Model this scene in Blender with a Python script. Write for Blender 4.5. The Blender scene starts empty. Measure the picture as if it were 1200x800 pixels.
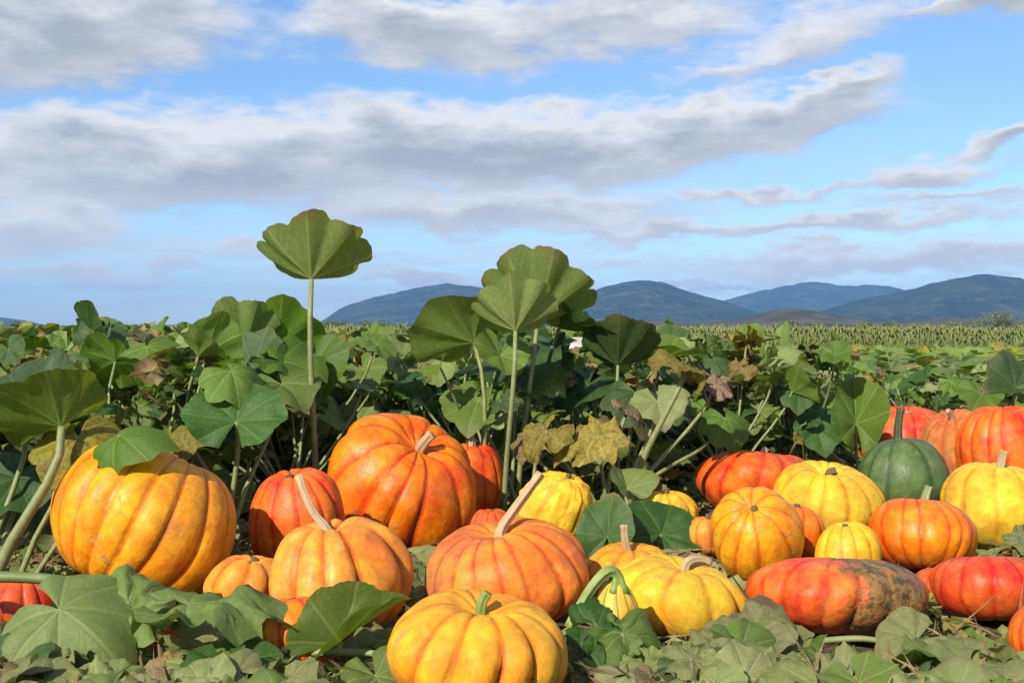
import bpy, bmesh, math, random
import numpy as np
from mathutils import Vector, Matrix, Euler, noise as mn

random.seed(11)
rng = np.random.default_rng(11)
S = bpy.context.scene
C = S.collection
R_ = math.radians

# ------------------------------------------------------------------ camera
EYE, FPX, HOR = 0.70, 1400.0, 385.0          # eye height (m), focal length and horizon row in a 1200 x 800 picture
cam_d = bpy.data.cameras.new('camera')
cam = bpy.data.objects.new('camera', cam_d); C.objects.link(cam)
cam.location = (0, 0, EYE); cam.rotation_euler = (R_(90), 0, 0)
cam_d.sensor_width = 36; cam_d.lens = 36 * FPX / 1200
cam_d.shift_y = -(400 - HOR) / 1200
cam_d.clip_start = 0.05; cam_d.clip_end = 60000
S.camera = cam

def P(px, py, d):
    return Vector(((px - 600) / FPX * d, d, EYE - (py - HOR) / FPX * d))

# ------------------------------------------------------------------ light
SUN_AZ, SUN_EL = R_(-147), R_(35)             # behind the camera, to its left
sdir = Vector((math.sin(SUN_AZ) * math.cos(SUN_EL), math.cos(SUN_AZ) * math.cos(SUN_EL), math.sin(SUN_EL)))
sl = bpy.data.lights.new('sun', 'SUN'); sl.energy = 4.9; sl.angle = R_(0.5); sl.color = (1.0, 0.93, 0.82)
so = bpy.data.objects.new('sun', sl); C.objects.link(so)
so.rotation_euler = sdir.to_track_quat('Z', 'Y').to_euler()
S.view_settings.view_transform = 'Standard'; S.view_settings.look = 'None'
S.view_settings.exposure = 0.42; S.view_settings.gamma = 1
S.cycles.use_denoising = True
S.cycles.max_bounces = 4; S.cycles.diffuse_bounces = 2; S.cycles.glossy_bounces = 2; S.cycles.transmission_bounces = 3
S.cycles.transparent_max_bounces = 4; S.cycles.volume_bounces = 0
S.cycles.caustics_reflective = False; S.cycles.caustics_refractive = False

class NT:
    """short hand for building node trees"""
    def __init__(s, tree): s.t = tree; tree.nodes.clear()
    def n(s, typ, **kw):
        nd = s.t.nodes.new(typ)
        for k, v in kw.items():
            if k.startswith('i_'): nd.inputs[k[2:].replace('_', ' ')].default_value = v
            else: setattr(nd, k, v)
        return nd
    def put(s, sock, v):
        if isinstance(v, bpy.types.NodeSocket): s.t.links.new(v, sock)
        elif isinstance(v, bpy.types.Node): s.t.links.new(v.outputs[0], sock)
        else: sock.default_value = v
    def m(s, op, a, b=None, c=None, clamp=False):
        nd = s.n('ShaderNodeMath', operation=op, use_clamp=clamp)
        s.put(nd.inputs[0], a)
        if b is not None: s.put(nd.inputs[1], b)
        if c is not None: s.put(nd.inputs[2], c)
        return nd.outputs[0]
    def mr(s, v, a, b, c=0.0, d=1.0, smooth=True):
        nd = s.n('ShaderNodeMapRange', interpolation_type='SMOOTHSTEP' if smooth else 'LINEAR')
        for i, x in enumerate((v, a, b, c, d)): s.put(nd.inputs[i], x)
        return nd.outputs[0]
    def mix(s, f, a, b, mode='MIX'):
        nd = s.n('ShaderNodeMix', data_type='RGBA', blend_type=mode)
        s.put(nd.inputs[0], f); s.put(nd.inputs[6], a); s.put(nd.inputs[7], b)
        return nd.outputs[2]
    def noise(s, vec, scale, detail=3, rough=0.55, dist=0.0, dim='3D'):
        nd = s.n('ShaderNodeTexNoise', noise_dimensions=dim)
        if vec is not None: s.put(nd.inputs['Vector'], vec)
        nd.inputs['Scale'].default_value = scale; nd.inputs['Detail'].default_value = detail
        nd.inputs['Roughness'].default_value = rough; nd.inputs['Distortion'].default_value = dist
        return nd.outputs[0]
    def xyz(s, x, y, z):
        nd = s.n('ShaderNodeCombineXYZ')
        for i, v in enumerate((x, y, z)): s.put(nd.inputs[i], v)
        return nd.outputs[0]
    def sep(s, v):
        nd = s.n('ShaderNodeSeparateXYZ'); s.put(nd.inputs[0], v); return nd.outputs

# ------------------------------------------------------------------ sky with clouds, laid out by compass direction and elevation
W = bpy.data.worlds.new('World'); S.world = W; W.use_nodes = True
w = NT(W.node_tree)
sky = w.n('ShaderNodeTexSky', sky_type='NISHITA', sun_disc=False, sun_elevation=SUN_EL, sun_rotation=SUN_AZ,
          altitude=200, air_density=1.0, dust_density=0.25, ozone_density=3.0)
tc = w.n('ShaderNodeTexCoord')
dx, dy, dz = w.sep(tc.outputs['Generated'])
az = w.m('ARCTAN2', dx, dy)
el = w.m('ARCSINE', dz)
flat = w.xyz(w.m('MULTIPLY', az, 1.0), w.m('MULTIPLY', el, 2.2), 0.0)
n1 = w.noise(flat, 9, 3, 0.62); n2 = w.noise(w.xyz(az, w.m('MULTIPLY', el, 2.6), 3.7), 12, 4, 0.6)
n3 = w.noise(w.xyz(az, w.m('MULTIPLY', el, 3.4), 8.1), 20, 5, 0.68, 0.4)
wa = w.m('ADD', az, w.m('MULTIPLY', w.m('SUBTRACT', n1, 0.5), 0.12))
we = w.m('ADD', el, w.m('MULTIPLY', w.m('SUBTRACT', n2, 0.5), 0.07))
#          px    py   rx   ry  tilt  weight
BLOBS = [( 40,  36, 235,  64, 0.10, 1.05), (510,  32, 190,  46, -0.04, 1.05), (720,  26, 190, 46, 0, .72),
         (240, 186, 340,  58, 0.02, 1.25), (560, 172, 330,  52, 0.0, 1.25), (800, 158, 230,  40, 0.10, 1.2), (960, 112, 90, 20, 0.25, 1.0),
         ( 60, 258, 105,  36, 0, 1.05), (560, 244, 270,  32, 0, .95), (900, 228, 190, 10, .08, .6), (330, 300, 260, 10, 0, .5), (760, 268, 150,  13, 0.0, .8), (930, 260, 300,  13, 0.03, .85),
         (1085, 203, 80, 19, 0.06, 1.05), (1200, 155, 80, 14, 0.2, 1.0), (955, 42, 150, 46, 0.3, .60), (880, 70, 110, 18, 0.2, .6),
         (1180, 0, 110, 17, 0, 1.05), (1060, 300, 290, 20, 0.04, .78), (100, 322, 150, 18, 0, .62), (840, 330, 90, 8, 0, .7), (510, 328, 80, 12, 0, .9),
         (1120, 232, 150, 9, 0, .6), (285, 284, 50, 16, 0, .5), (720, 296, 60, 8, 0, .5)]
gmax = None; wsum = None; tsum = None
for (px, py, rx, ry, tilt, wt) in BLOBS:
    a0 = math.atan((px - 600) / FPX); e0 = math.atan((HOR - py) / FPX * math.cos(a0))
    u = w.m('DIVIDE', w.m('SUBTRACT', wa, a0), rx / FPX)
    ee = w.m('SUBTRACT', w.m('SUBTRACT', we, e0), w.m('MULTIPLY', w.m('SUBTRACT', wa, a0), tilt))
    v = w.m('DIVIDE', ee, ry / FPX)
    q = w.m('SQRT', w.m('ADD', w.m('MULTIPLY', u, u), w.m('MULTIPLY', v, v)))
    g = w.m('MULTIPLY', w.m('MAXIMUM', w.m('SUBTRACT', 1.25, q), 0.0), wt)
    gmax = g if gmax is None else w.m('MAXIMUM', gmax, g)
    g2 = w.m('MULTIPLY', g, g); t = w.m('MULTIPLY', g2, v)
    wsum = g2 if wsum is None else w.m('ADD', wsum, g2)
    tsum = t if tsum is None else w.m('ADD', tsum, t)
vert = w.m('DIVIDE', tsum, w.m('ADD', wsum, 0.02))
# the same kind of broken cloud goes on all round the sky
far_az = w.mr(w.m('ABSOLUTE', az), 0.44, 0.60); far_el = w.mr(el, 0.27, 0.40)
out = w.m('MAXIMUM', far_az, far_el)
gen = w.mr(w.noise(w.xyz(az, w.m('MULTIPLY', el, 2.6), 1.3), 4.2, 5, 0.55), 0.42, 0.72, 0.0, 1.2)
field = w.m('MAXIMUM', gmax, w.m('MULTIPLY', gen, out))
dens = w.m('ADD', field, w.m('MULTIPLY', w.m('SUBTRACT', n3, 0.5), 0.62))
alpha = w.mr(dens, 0.02, 0.64)
# thin bands low over the horizon
band = w.noise(w.xyz(w.m('MULTIPLY', az, 3.0), w.m('MULTIPLY', el, 26.0), 2.0), 2.6, 4, 0.6, 0.3)
lowm = w.m('MULTIPLY', w.mr(band, 0.40, 0.66), w.mr(el, 0.0, 0.20, 0.80, 0.0))
alpha = w.m('MAXIMUM', alpha, lowm)
core = w.mr(dens, 0.45, 1.15)
shade = w.m('ADD', w.m('MULTIPLY', core, 0.42), w.m('MULTIPLY', vert, -0.58))
shade = w.m('ADD', shade, w.m('MULTIPLY', w.m('SUBTRACT', n2, 0.5), -1.5))
shade = w.m('ADD', shade, w.m('MULTIPLY', w.m('SUBTRACT', n3, 0.5), -0.9))
shade = w.m('MULTIPLY', w.m('ADD', shade, 0.34, clamp=True), w.mr(el, 0.0, 0.14, 0.25, 1.0))
ccol = w.mix(shade, (7.1, 7.05, 7.05, 1), (3.45, 3.75, 4.3, 1))
skc = w.mix(1.0, sky.outputs[0], (0.98, 1.13, 1.32, 1), 'MULTIPLY')
comb = w.mix(alpha, skc, ccol)
bg = w.n('ShaderNodeBackground'); w.put(bg.inputs[0], comb); bg.inputs[1].default_value = 0.097
wo = w.n('ShaderNodeOutputWorld'); w.put(wo.inputs[0], bg)
W.cycles.sampling_method = 'MANUAL'; W.cycles.sample_map_resolution = 512

# ------------------------------------------------------------------ helpers
def link(name, me, parent=None, mats=(), loc=None):
    o = bpy.data.objects.new(name, me); C.objects.link(o)
    if parent is not None: o.parent = parent
    if loc is not None: o.location = loc
    for m in mats:
        if me is not None and m.name not in [x.name for x in me.materials if x]: me.materials.append(m)
    return o
def tag(o, label=None, cat=None, group=None, kind=None):
    for k, v in (('label', label), ('category', cat), ('group', group), ('kind', kind)):
        if v: o[k] = v
    return o
def empty(name, loc, label, cat, group=None):
    o = bpy.data.objects.new(name, None); C.objects.link(o); o.location = loc
    o.empty_display_size = 0.1
    return tag(o, label, cat, group)
def mesh(name, verts, faces, smooth=True):
    me = bpy.data.meshes.new(name)
    me.from_pydata([tuple(v) for v in verts], [], faces)
    if smooth: me.polygons.foreach_set('use_smooth', [True] * len(me.polygons))
    me.update()
    return me
def grid_faces(nu, nv, wrap_u=True):
    f = []
    for j in range(nv - 1):
        for i in range(nu if wrap_u else nu - 1):
            a = j * nu + i; b = j * nu + (i + 1) % nu
            f.append((a, b, b + nu, a + nu))
    return f
def frame(axis, tip):
    """rotation whose +Z is axis and whose +Y is as near as possible to tip"""
    z = Vector(axis).normalized(); y = Vector(tip); y = y - z * y.dot(z)
    if y.length < 1e-4: y = z.orthogonal()
    y.normalize(); x = y.cross(z)
    return Matrix((x, y, z)).transposed().to_4x4()
def tube_data(pts, rad, seg=8, ridge=0.0, nr=5, cap=True):
    pts = [Vector(p) for p in pts]; V = []; F = []
    up = Vector((0.13, 0.21, 0.97)); n = len(pts)
    prev = None
    for i, p in enumerate(pts):
        t = (pts[min(i + 1, n - 1)] - pts[max(i - 1, 0)]).normalized()
        if prev is None:
            a = t.cross(up if abs(t.dot(up)) < 0.95 else Vector((1, 0, 0))).normalized()
        else:
            a = (prev - t * prev.dot(t)).normalized()
        prev = a; b = t.cross(a)
        r = rad[i] if hasattr(rad, '__len__') else rad
        for k in range(seg):
            th = 2 * math.pi * k / seg
            rr = r * (1 + ridge * math.cos(nr * th))
            V.append(p + a * (math.cos(th) * rr) + b * (math.sin(th) * rr))
    F = grid_faces(seg, n)
    if cap:
        F.append(tuple(range(seg - 1, -1, -1))); F.append(tuple(range((n - 1) * seg, n * seg)))
    return V, F
def bez(p0, p1, p2, p3, n):
    out = []
    for i in range(n):
        t = i / (n - 1); s = 1 - t
        out.append(p0 * s**3 + p1 * (3 * s * s * t) + p2 * (3 * s * t * t) + p3 * t**3)
    return out
def spline(pts, n):
    """Catmull-Rom through pts"""
    pts = [Vector(p) for p in pts]; q = [pts[0] * 2 - pts[1]] + pts + [pts[-1] * 2 - pts[-2]]; out = []
    m = len(pts) - 1
    for i in range(n):
        u = i / (n - 1) * m; k = min(int(u), m - 1); t = u - k
        a, b, c, d = q[k], q[k + 1], q[k + 2], q[k + 3]
        out.append(0.5 * ((2 * b) + (c - a) * t + (2 * a - 5 * b + 4 * c - d) * t * t + (3 * b - a - 3 * c + d) * t**3))
    return out

# ------------------------------------------------------------------ materials
def new_mat(name):
    m = bpy.data.materials.new(name); m.use_nodes = True
    return m, NT(m.node_tree)
def finish(t, shader, disp=None):
    o = t.n('ShaderNodeOutputMaterial'); t.put(o.inputs[0], shader)
def hsv(t, col, hue, sat, val):
    nd = t.n('ShaderNodeHueSaturation'); t.put(nd.inputs['Hue'], hue); t.put(nd.inputs['Saturation'], sat)
    t.put(nd.inputs['Value'], val); t.put(nd.inputs['Color'], col); return nd.outputs[0]
def bump(t, h, strength=0.3, dist=0.01):
    b = t.n('ShaderNodeBump'); b.inputs['Strength'].default_value = strength; b.inputs['Distance'].default_value = dist
    t.put(b.inputs['Height'], h); return b.outputs[0]

def leaf_mat(name, base, vein, blotch, transl, rough=0.5, dry=0.0, var=0.26):
    m, t = new_mat(name)
    uv = t.n('ShaderNodeUVMap'); uv.uv_map = 'leaf'
    x, y, _ = t.sep(uv.outputs[0])
    x = t.m('SUBTRACT', t.m('MULTIPLY', x, 2.4), 1.2); y = t.m('SUBTRACT', t.m('MULTIPLY', y, 2.4), 1.2)
    r = t.m('SQRT', t.m('ADD', t.m('MULTIPLY', x, x), t.m('MULTIPLY', y, y)))
    th = t.m('ARCTAN2', x, y); stp = R_(45)
    pp = t.m('PINGPONG', t.m('ADD', th, math.pi * 2), stp / 2)                       # angle to the nearest main vein
    prim = t.mr(t.m('MULTIPLY', pp, r), 0.012, 0.034, 1.0, 0.0)
    sec = t.m('PINGPONG', t.m('MULTIPLY', t.m('SUBTRACT', r, t.m('MULTIPLY', pp, 0.9)), 1.0), 0.075)
    secm = t.m('MULTIPLY', t.mr(sec, 0.004, 0.016, 1.0, 0.0), 0.42)
    vm = t.m('MAXIMUM', prim, secm)
    info = t.n('ShaderNodeObjectInfo'); rnd = info.outputs['Random']
    loc = t.n('ShaderNodeTexCoord').outputs['Object']
    off = t.n('ShaderNodeVectorMath', operation='ADD'); t.put(off.inputs[0], loc)
    t.put(off.inputs[1], t.xyz(t.m('MULTIPLY', rnd, 31.0), t.m('MULTIPLY', rnd, 17.0), 0.0))
    nb = t.noise(off.outputs[0], 14, 4, 0.6); nf = t.noise(off.outputs[0], 70, 3, 0.6)
    c = t.mix(t.mr(nb, 0.42, 0.70), base, blotch)
    c = t.mix(t.m('MULTIPLY', vm, 0.55), c, vein)
    edge = t.m('MULTIPLY', t.mr(t.m('ADD', r, t.m('MULTIPLY', nb, 0.35)), 1.0, 1.28), t.mr(rnd, 0.3, 0.9, 0.1, 0.8))
    c = t.mix(edge, c, (0.20, 0.135, 0.045, 1))
    if dry: c = t.mix(t.m('MULTIPLY', t.mr(t.noise(off.outputs[0], 9, 5, 0.65), 0.42, 0.6), dry), c, (0.115, 0.062, 0.026, 1))
    c = hsv(t, c, t.m('ADD', 0.5, t.m('MULTIPLY', t.m('SUBTRACT', rnd, 0.5), -0.035)), t.mr(rnd, 0, 1, 1.06, 0.86, False),
            t.m('ADD', 1.0 - var, t.m('MULTIPLY', t.m('FRACT', t.m('MULTIPLY', rnd, 7.31)), 2 * var)))
    c = t.mix(t.m('MULTIPLY', t.m('SUBTRACT', nf, 0.5), 0.5), c, (0.02, 0.03, 0.01, 1))
    mil = t.m('MULTIPLY', t.mr(t.noise(off.outputs[0], 34, 5, .75), .56, .68), t.mr(t.noise(off.outputs[0], 6, 2), .42, .62, 0.0, .5))
    c = t.mix(mil, c, (0.36, 0.37, 0.22, 1))
    hgt = t.m('ADD', t.m('MULTIPLY', vm, -0.6), t.m('MULTIPLY', nf, 0.5))
    b = t.n('ShaderNodeBsdfPrincipled'); t.put(b.inputs['Base Color'], c); t.put(b.inputs['Normal'], bump(t, hgt, 0.45, 0.004))
    b.inputs['Roughness'].default_value = rough; b.inputs['Specular IOR Level'].default_value = 0.32
    tr = t.n('ShaderNodeBsdfTranslucent'); t.put(tr.inputs[0], t.mix(1.0, c, (1.5, 1.5, 0.55, 1), 'MULTIPLY'))
    mx = t.n('ShaderNodeMixShader'); mx.inputs[0].default_value = transl; t.put(mx.inputs[1], b.outputs[0]); t.put(mx.inputs[2], tr.outputs[0])
    finish(t, mx.outputs[0]); return m

M = {}
M['leaf']   = leaf_mat('leaf_green', (0.112, 0.182, 0.020, 1), (0.25, 0.31, 0.08, 1), (0.150, 0.220, 0.036, 1), 0.36)
M['dark']   = leaf_mat('leaf_deep_green', (0.040, 0.094, 0.015, 1), (0.10, 0.16, 0.04, 1), (0.064, 0.122, 0.026, 1), 0.30)
M['pale']   = leaf_mat('leaf_grey_green', (0.180, 0.245, 0.052, 1), (0.30, 0.34, 0.11, 1), (0.24, 0.29, 0.09, 1), 0.28, 0.50)
M['yellow'] = leaf_mat('leaf_yellowing', (0.34, 0.25, 0.030, 1), (0.36, 0.32, 0.10, 1), (0.18, 0.19, 0.03, 1), 0.30, 0.6, 0.55)
M['dry']    = leaf_mat('leaf_dry', (0.27, 0.19, 0.085, 1), (0.34, 0.26, 0.14, 1), (0.14, 0.085, 0.040, 1), 0.12, 0.75, 0.7)

M['dusty']  = leaf_mat('leaf_dusty', (0.185, 0.215, 0.060, 1), (0.28, 0.29, 0.12, 1), (0.24, 0.245, 0.090, 1), 0.18, 0.65, 0.25)

def stalk_mat(name, c0, c1, rough=0.55):
    m, t = new_mat(name); g = t.n('ShaderNodeTexCoord').outputs['Object']
    st = t.n('ShaderNodeMapping'); st.inputs['Scale'].default_value = (1, 1, 0.15); t.put(st.inputs[0], g)
    n = t.noise(st.outputs[0], 120, 3); n2 = t.noise(g, 9, 3)
    c = t.mix(t.mr(n2, 0.35, 0.7), c0, c1); c = t.mix(t.m('MULTIPLY', n, 0.35), c, (0.06, 0.06, 0.02, 1))
    b = t.n('ShaderNodeBsdfPrincipled'); t.put(b.inputs['Base Color'], c); b.inputs['Roughness'].default_value = rough
    t.put(b.inputs['Normal'], bump(t, n, 0.4, 0.002)); finish(t, b.outputs[0]); return m
M['petiole'] = stalk_mat('petiole_green', (0.21, 0.25, 0.085, 1), (0.30, 0.31, 0.13, 1))
M['vine']    = stalk_mat('vine_green', (0.13, 0.19, 0.055, 1), (0.22, 0.25, 0.10, 1))
M['stem']    = stalk_mat('stem_tan', (0.45, 0.31, 0.16, 1), (0.58, 0.43, 0.24, 1), 0.7)
M['stemg']   = stalk_mat('stem_green', (0.17, 0.26, 0.04, 1), (0.33, 0.38, 0.10, 1), 0.5)
M['stemd']   = stalk_mat('stem_dark_green', (0.035, 0.065, 0.02, 1), (0.06, 0.09, 0.035, 1), 0.6)
M['scar']    = stalk_mat('stem_scar', (0.10, 0.065, 0.03, 1), (0.22, 0.15, 0.07, 1), 0.8)

def skin_mat(name, base, crest, groove, patch=None, patch_amt=0.0, net=0.0, rough=0.36, speck=0.35, stripes=None):
    m, t = new_mat(name)
    at = t.n('ShaderNodeVertexColor'); at.layer_name = 'skin'
    sep = t.n('ShaderNodeSeparateColor'); t.put(sep.inputs[0], at.outputs[0])
    rib, lat, lob = sep.outputs
    g = t.n('ShaderNodeTexCoord').outputs['Object']
    inf = t.n('ShaderNodeObjectInfo').outputs['Random']
    off = t.n('ShaderNodeVectorMath', operation='ADD'); t.put(off.inputs[0], g); t.put(off.inputs[1], t.xyz(t.m('MULTIPLY', inf, 9.0), 0.0, t.m('MULTIPLY', inf, 5.0)))
    v = off.outputs[0]
    big = t.noise(v, 6, 4, 0.55); mid = t.noise(v, 26, 4, 0.6); fine = t.noise(v, 140, 3, 0.6)
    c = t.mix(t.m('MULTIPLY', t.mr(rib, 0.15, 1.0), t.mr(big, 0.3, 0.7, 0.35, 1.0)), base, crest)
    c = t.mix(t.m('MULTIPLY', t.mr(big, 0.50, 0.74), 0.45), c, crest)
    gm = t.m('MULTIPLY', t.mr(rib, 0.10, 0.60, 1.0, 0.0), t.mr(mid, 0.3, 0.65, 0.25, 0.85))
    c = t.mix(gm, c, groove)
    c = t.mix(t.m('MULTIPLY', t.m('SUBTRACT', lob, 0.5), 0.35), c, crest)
    # pale streaks that run from pole to pole with the ribs, and small freckles
    c = t.mix(t.m('MULTIPLY', t.mr(mid, 0.56, 0.76), speck), c, tuple(min(1, x * 1.2 + 0.06) for x in crest[:3]) + (1,))
    vor = t.n('ShaderNodeTexVoronoi', feature='F1'); t.put(vor.inputs['Vector'], v); vor.inputs['Scale'].default_value = 46
    fr = t.m('MULTIPLY', t.mr(vor.outputs['Distance'], 0.05, 0.16, 1.0, 0.0), t.mr(t.noise(v, 11, 2), 0.54, 0.66, 0.0, 0.55))
    c = t.mix(fr, c, tuple(x * 0.45 for x in base[:3]) + (1,))
    if stripes: c = t.mix(t.m('MULTIPLY', t.mr(t.m('ADD', rib, t.m('MULTIPLY', t.m('SUBTRACT', mid, 0.5), 0.5)), 0.30, 0.55, 1.0, 0.0), 0.9), c, stripes)
    hgt = t.m('ADD', t.m('MULTIPLY', fine, 0.35), mid)
    if net:
        vn = t.n('ShaderNodeTexVoronoi', feature='DISTANCE_TO_EDGE'); 
        dv = t.n('ShaderNodeVectorMath', operation='ADD'); t.put(dv.inputs[0], v); t.put(dv.inputs[1], t.n('ShaderNodeTexNoise', i_Scale=18.0).outputs['Color'])
        t.put(vn.inputs['Vector'], dv.outputs[0]); vn.inputs['Scale'].default_value = 34
        area = t.mr(t.noise(v, 4.5, 3), 0.46, 0.58)
        nm = t.m('MULTIPLY', t.m('MULTIPLY', t.mr(vn.outputs['Distance'], 0.02, 0.09, 1.0, 0.0), area), net)
        c = t.mix(nm, c, (0.28, 0.19, 0.10, 1)); hgt = t.m('ADD', hgt, nm)
    if patch:
        ox, oy, oz = t.sep(g)
        pa = t.m('ADD', t.m('MULTIPLY', t.m('ADD', ox, 0.03), 11.0), t.m('MULTIPLY', t.m('SUBTRACT', t.noise(v, 16, 5, 0.7), 0.5), 2.4))
        pm = t.m('MULTIPLY', t.mr(pa, -0.15, 0.35), t.mr(mid, 0.25, 0.5, 0.5, 1.0))
        pm = t.m('MULTIPLY', pm, t.mr(ox, 0.15, 0.20, 1.0, 0.15))
        c = t.mix(t.m('MULTIPLY', pm, patch_amt), c, t.mix(t.mr(t.noise(v, 40, 4, 0.7), 0.45, 0.6), patch, (0.045, 0.05, 0.018, 1)))
        hgt = t.m('ADD', hgt, t.m('MULTIPLY', pm, t.noise(v, 70, 3)))
    # uneven ripening, long scuffs and a little field dust
    stc = t.n('ShaderNodeMapping'); stc.inputs['Scale'].default_value = (1, 1, .22); t.put(stc.inputs[0], v)
    scf = t.noise(stc.outputs[0], 60, 4, .7)
    c = hsv(t, c, t.mr(t.noise(v, 11, 4, .65), .3, .7, .480, .514, False), 1.0, t.m('ADD', t.mr(t.noise(v, 24, 6, .75), .3, .7, .68, 1.20, False), t.m('MULTIPLY', t.m('SUBTRACT', scf, .5), .6)))
    sc2 = t.m('MULTIPLY', t.mr(t.noise(stc.outputs[0], 26, 5, .75), .60, .70), .55)
    c = t.mix(sc2, c, (0.30, 0.20, 0.09, 1))
    scab = t.m('MULTIPLY', t.mr(t.noise(v, 22, 6, .78, .6), .59, .67), t.mr(t.noise(v, 5, 2), .40, .62))
    c = t.mix(t.m('MULTIPLY', scab, .75), c, (0.33, 0.24, 0.13, 1)); hgt = t.m('ADD', hgt, t.m('MULTIPLY', scab, .8))
    mud = t.m('MULTIPLY', t.mr(t.noise(v, 17, 6, .8), .56, .68), t.mr(t.noise(v, 3.5, 2), .48, .64))
    c = t.mix(t.m('MULTIPLY', mud, .55), c, (0.16, 0.115, 0.07, 1))
    c = t.mix(t.m('MULTIPLY', t.mr(t.noise(v, 8, 5, 0.7), 0.55, 0.8), 0.16), c, (0.42, 0.30, 0.17, 1))
    b = t.n('ShaderNodeBsdfPrincipled'); t.put(b.inputs['Base Color'], c)
    t.put(b.inputs['Roughness'], t.mr(mid, 0.3, 0.7, rough, rough + 0.2)); b.inputs['Specular IOR Level'].default_value = 0.27
    t.put(b.inputs['Normal'], bump(t, hgt, 0.5, 0.006)); 
    finish(t, b.outputs[0]); return m
def c4(r, g, b): return (r, g, b, 1)
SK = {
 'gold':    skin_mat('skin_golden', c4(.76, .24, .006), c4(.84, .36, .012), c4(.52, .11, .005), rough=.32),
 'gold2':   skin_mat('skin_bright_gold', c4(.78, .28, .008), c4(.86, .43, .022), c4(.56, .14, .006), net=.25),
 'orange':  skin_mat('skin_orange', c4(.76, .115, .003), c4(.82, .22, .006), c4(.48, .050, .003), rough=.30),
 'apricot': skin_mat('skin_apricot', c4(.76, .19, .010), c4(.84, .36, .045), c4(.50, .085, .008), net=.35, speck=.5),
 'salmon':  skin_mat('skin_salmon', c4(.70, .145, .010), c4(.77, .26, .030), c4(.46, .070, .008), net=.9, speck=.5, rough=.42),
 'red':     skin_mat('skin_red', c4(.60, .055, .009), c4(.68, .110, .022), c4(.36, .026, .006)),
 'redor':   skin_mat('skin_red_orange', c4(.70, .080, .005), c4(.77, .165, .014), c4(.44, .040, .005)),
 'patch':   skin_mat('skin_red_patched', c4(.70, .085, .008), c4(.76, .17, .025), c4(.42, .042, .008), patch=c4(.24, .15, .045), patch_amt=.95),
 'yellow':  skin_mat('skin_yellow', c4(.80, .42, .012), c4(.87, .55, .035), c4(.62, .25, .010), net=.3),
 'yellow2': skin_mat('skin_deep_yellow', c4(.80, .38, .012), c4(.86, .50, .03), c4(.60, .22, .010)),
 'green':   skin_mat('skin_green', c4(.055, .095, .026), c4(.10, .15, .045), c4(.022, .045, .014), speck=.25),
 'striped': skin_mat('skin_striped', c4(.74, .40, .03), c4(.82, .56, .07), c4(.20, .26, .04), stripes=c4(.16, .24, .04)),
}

# ------------------------------------------------------------------ ground: one sheet, fine near the camera and coarse towards the horizon
def axis_pts(lim, fine, step, grow):
    a = list(np.arange(0, fine, step)); s = step
    while a[-1] < lim: s *= grow; a.append(a[-1] + s)
    return a
ax = axis_pts(12000, 4.0, 0.06, 1.22); xs = [-v for v in ax[:0:-1]] + ax
ys = [-v for v in axis_pts(12000, 0.3, 0.3, 1.5)[:0:-1]] + axis_pts(12000, 8.0, 0.06, 1.22)
def gz(x, y):
    if abs(x) > 30 or y > 60 or y < -3: return 0.0
    f = max(0.0, 1 - max(abs(x) / 30, y / 60))
    return f * (0.022 * mn.noise(Vector((x * 1.7, y * 1.7, 0))) + 0.014 * mn.noise(Vector((x * 6, y * 6, 4))) + 0.008 * mn.noise(Vector((x * 17, y * 17, 9)))) - 0.012
V = [(x, y, gz(x, y)) for y in ys for x in xs]
me = mesh('ground', V, grid_faces(len(xs), len(ys), False))
m, t = new_mat('field_soil')
g = t.n('ShaderNodeNewGeometry').outputs['Position']
gx, gy, _ = t.sep(g)
n = t.noise(g, 3.0, 6, 0.65); nf = t.noise(g, 28, 5, 0.7); nl = t.noise(g, 0.02, 4)
soil = t.mix(t.mr(n, 0.35, 0.7), c4(.085, .060, .036), c4(.150, .115, .070))
soil = t.mix(t.m('MULTIPLY', t.mr(nf, 0.5, 0.72), 0.6), soil, c4(.17, .155, .085))
soil = t.mix(t.m('MULTIPLY', t.mr(t.noise(g, 9, 4), 0.5, 0.62), 0.55), soil, c4(.085, .105, .035))
farc = t.mix(t.mr(nl, 0.4, 0.6), c4(.14, .17, .05), c4(.22, .21, .075))
col = t.mix(t.mr(gy, 30, 70), soil, farc)
b = t.n('ShaderNodeBsdfPrincipled'); t.put(b.inputs['Base Color'], col); b.inputs['Roughness'].default_value = 0.95
b.inputs['Specular IOR Level'].default_value = 0.1
t.put(b.inputs['Normal'], bump(t, t.m('ADD', n, nf), 0.7, 0.03)); finish(t, b.outputs[0])
tag(link('ground', me, None, [m]), kind='structure')

# ------------------------------------------------------------------ hills: each a ridge with depth
m, t = new_mat('wooded_hillside')
g = t.n('ShaderNodeNewGeometry').outputs['Position']
n = t.noise(g, 0.0045, 6, 0.6); n2 = t.noise(g, 0.03, 4, 0.6)
col = t.mix(t.mr(n, 0.40, 0.62), c4(.014, .026, .018), c4(.036, .048, .026))
col = t.mix(t.m('MULTIPLY', t.mr(n2, 0.52, 0.62), .55), col, c4(.10, .105, .05))
col = t.mix(t.m('MULTIPLY', t.mr(t.noise(g, 0.009, 5, .7), 0.56, 0.64), .45), col, c4(.13, .12, .06))
b = t.n('ShaderNodeBsdfPrincipled'); t.put(b.inputs['Base Color'], col); b.inputs['Roughness'].default_value = 1; b.inputs['Specular IOR Level'].default_value = 0
t.put(b.inputs['Normal'], bump(t, t.m('ADD', n2, n), 1.0, 14)); finish(t, b.outputs[0]); M['hill'] = m
m, t = new_mat('dry_foothill')
g = t.n('ShaderNodeNewGeometry').outputs['Position']; n = t.noise(g, 0.008, 6, 0.62)
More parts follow.
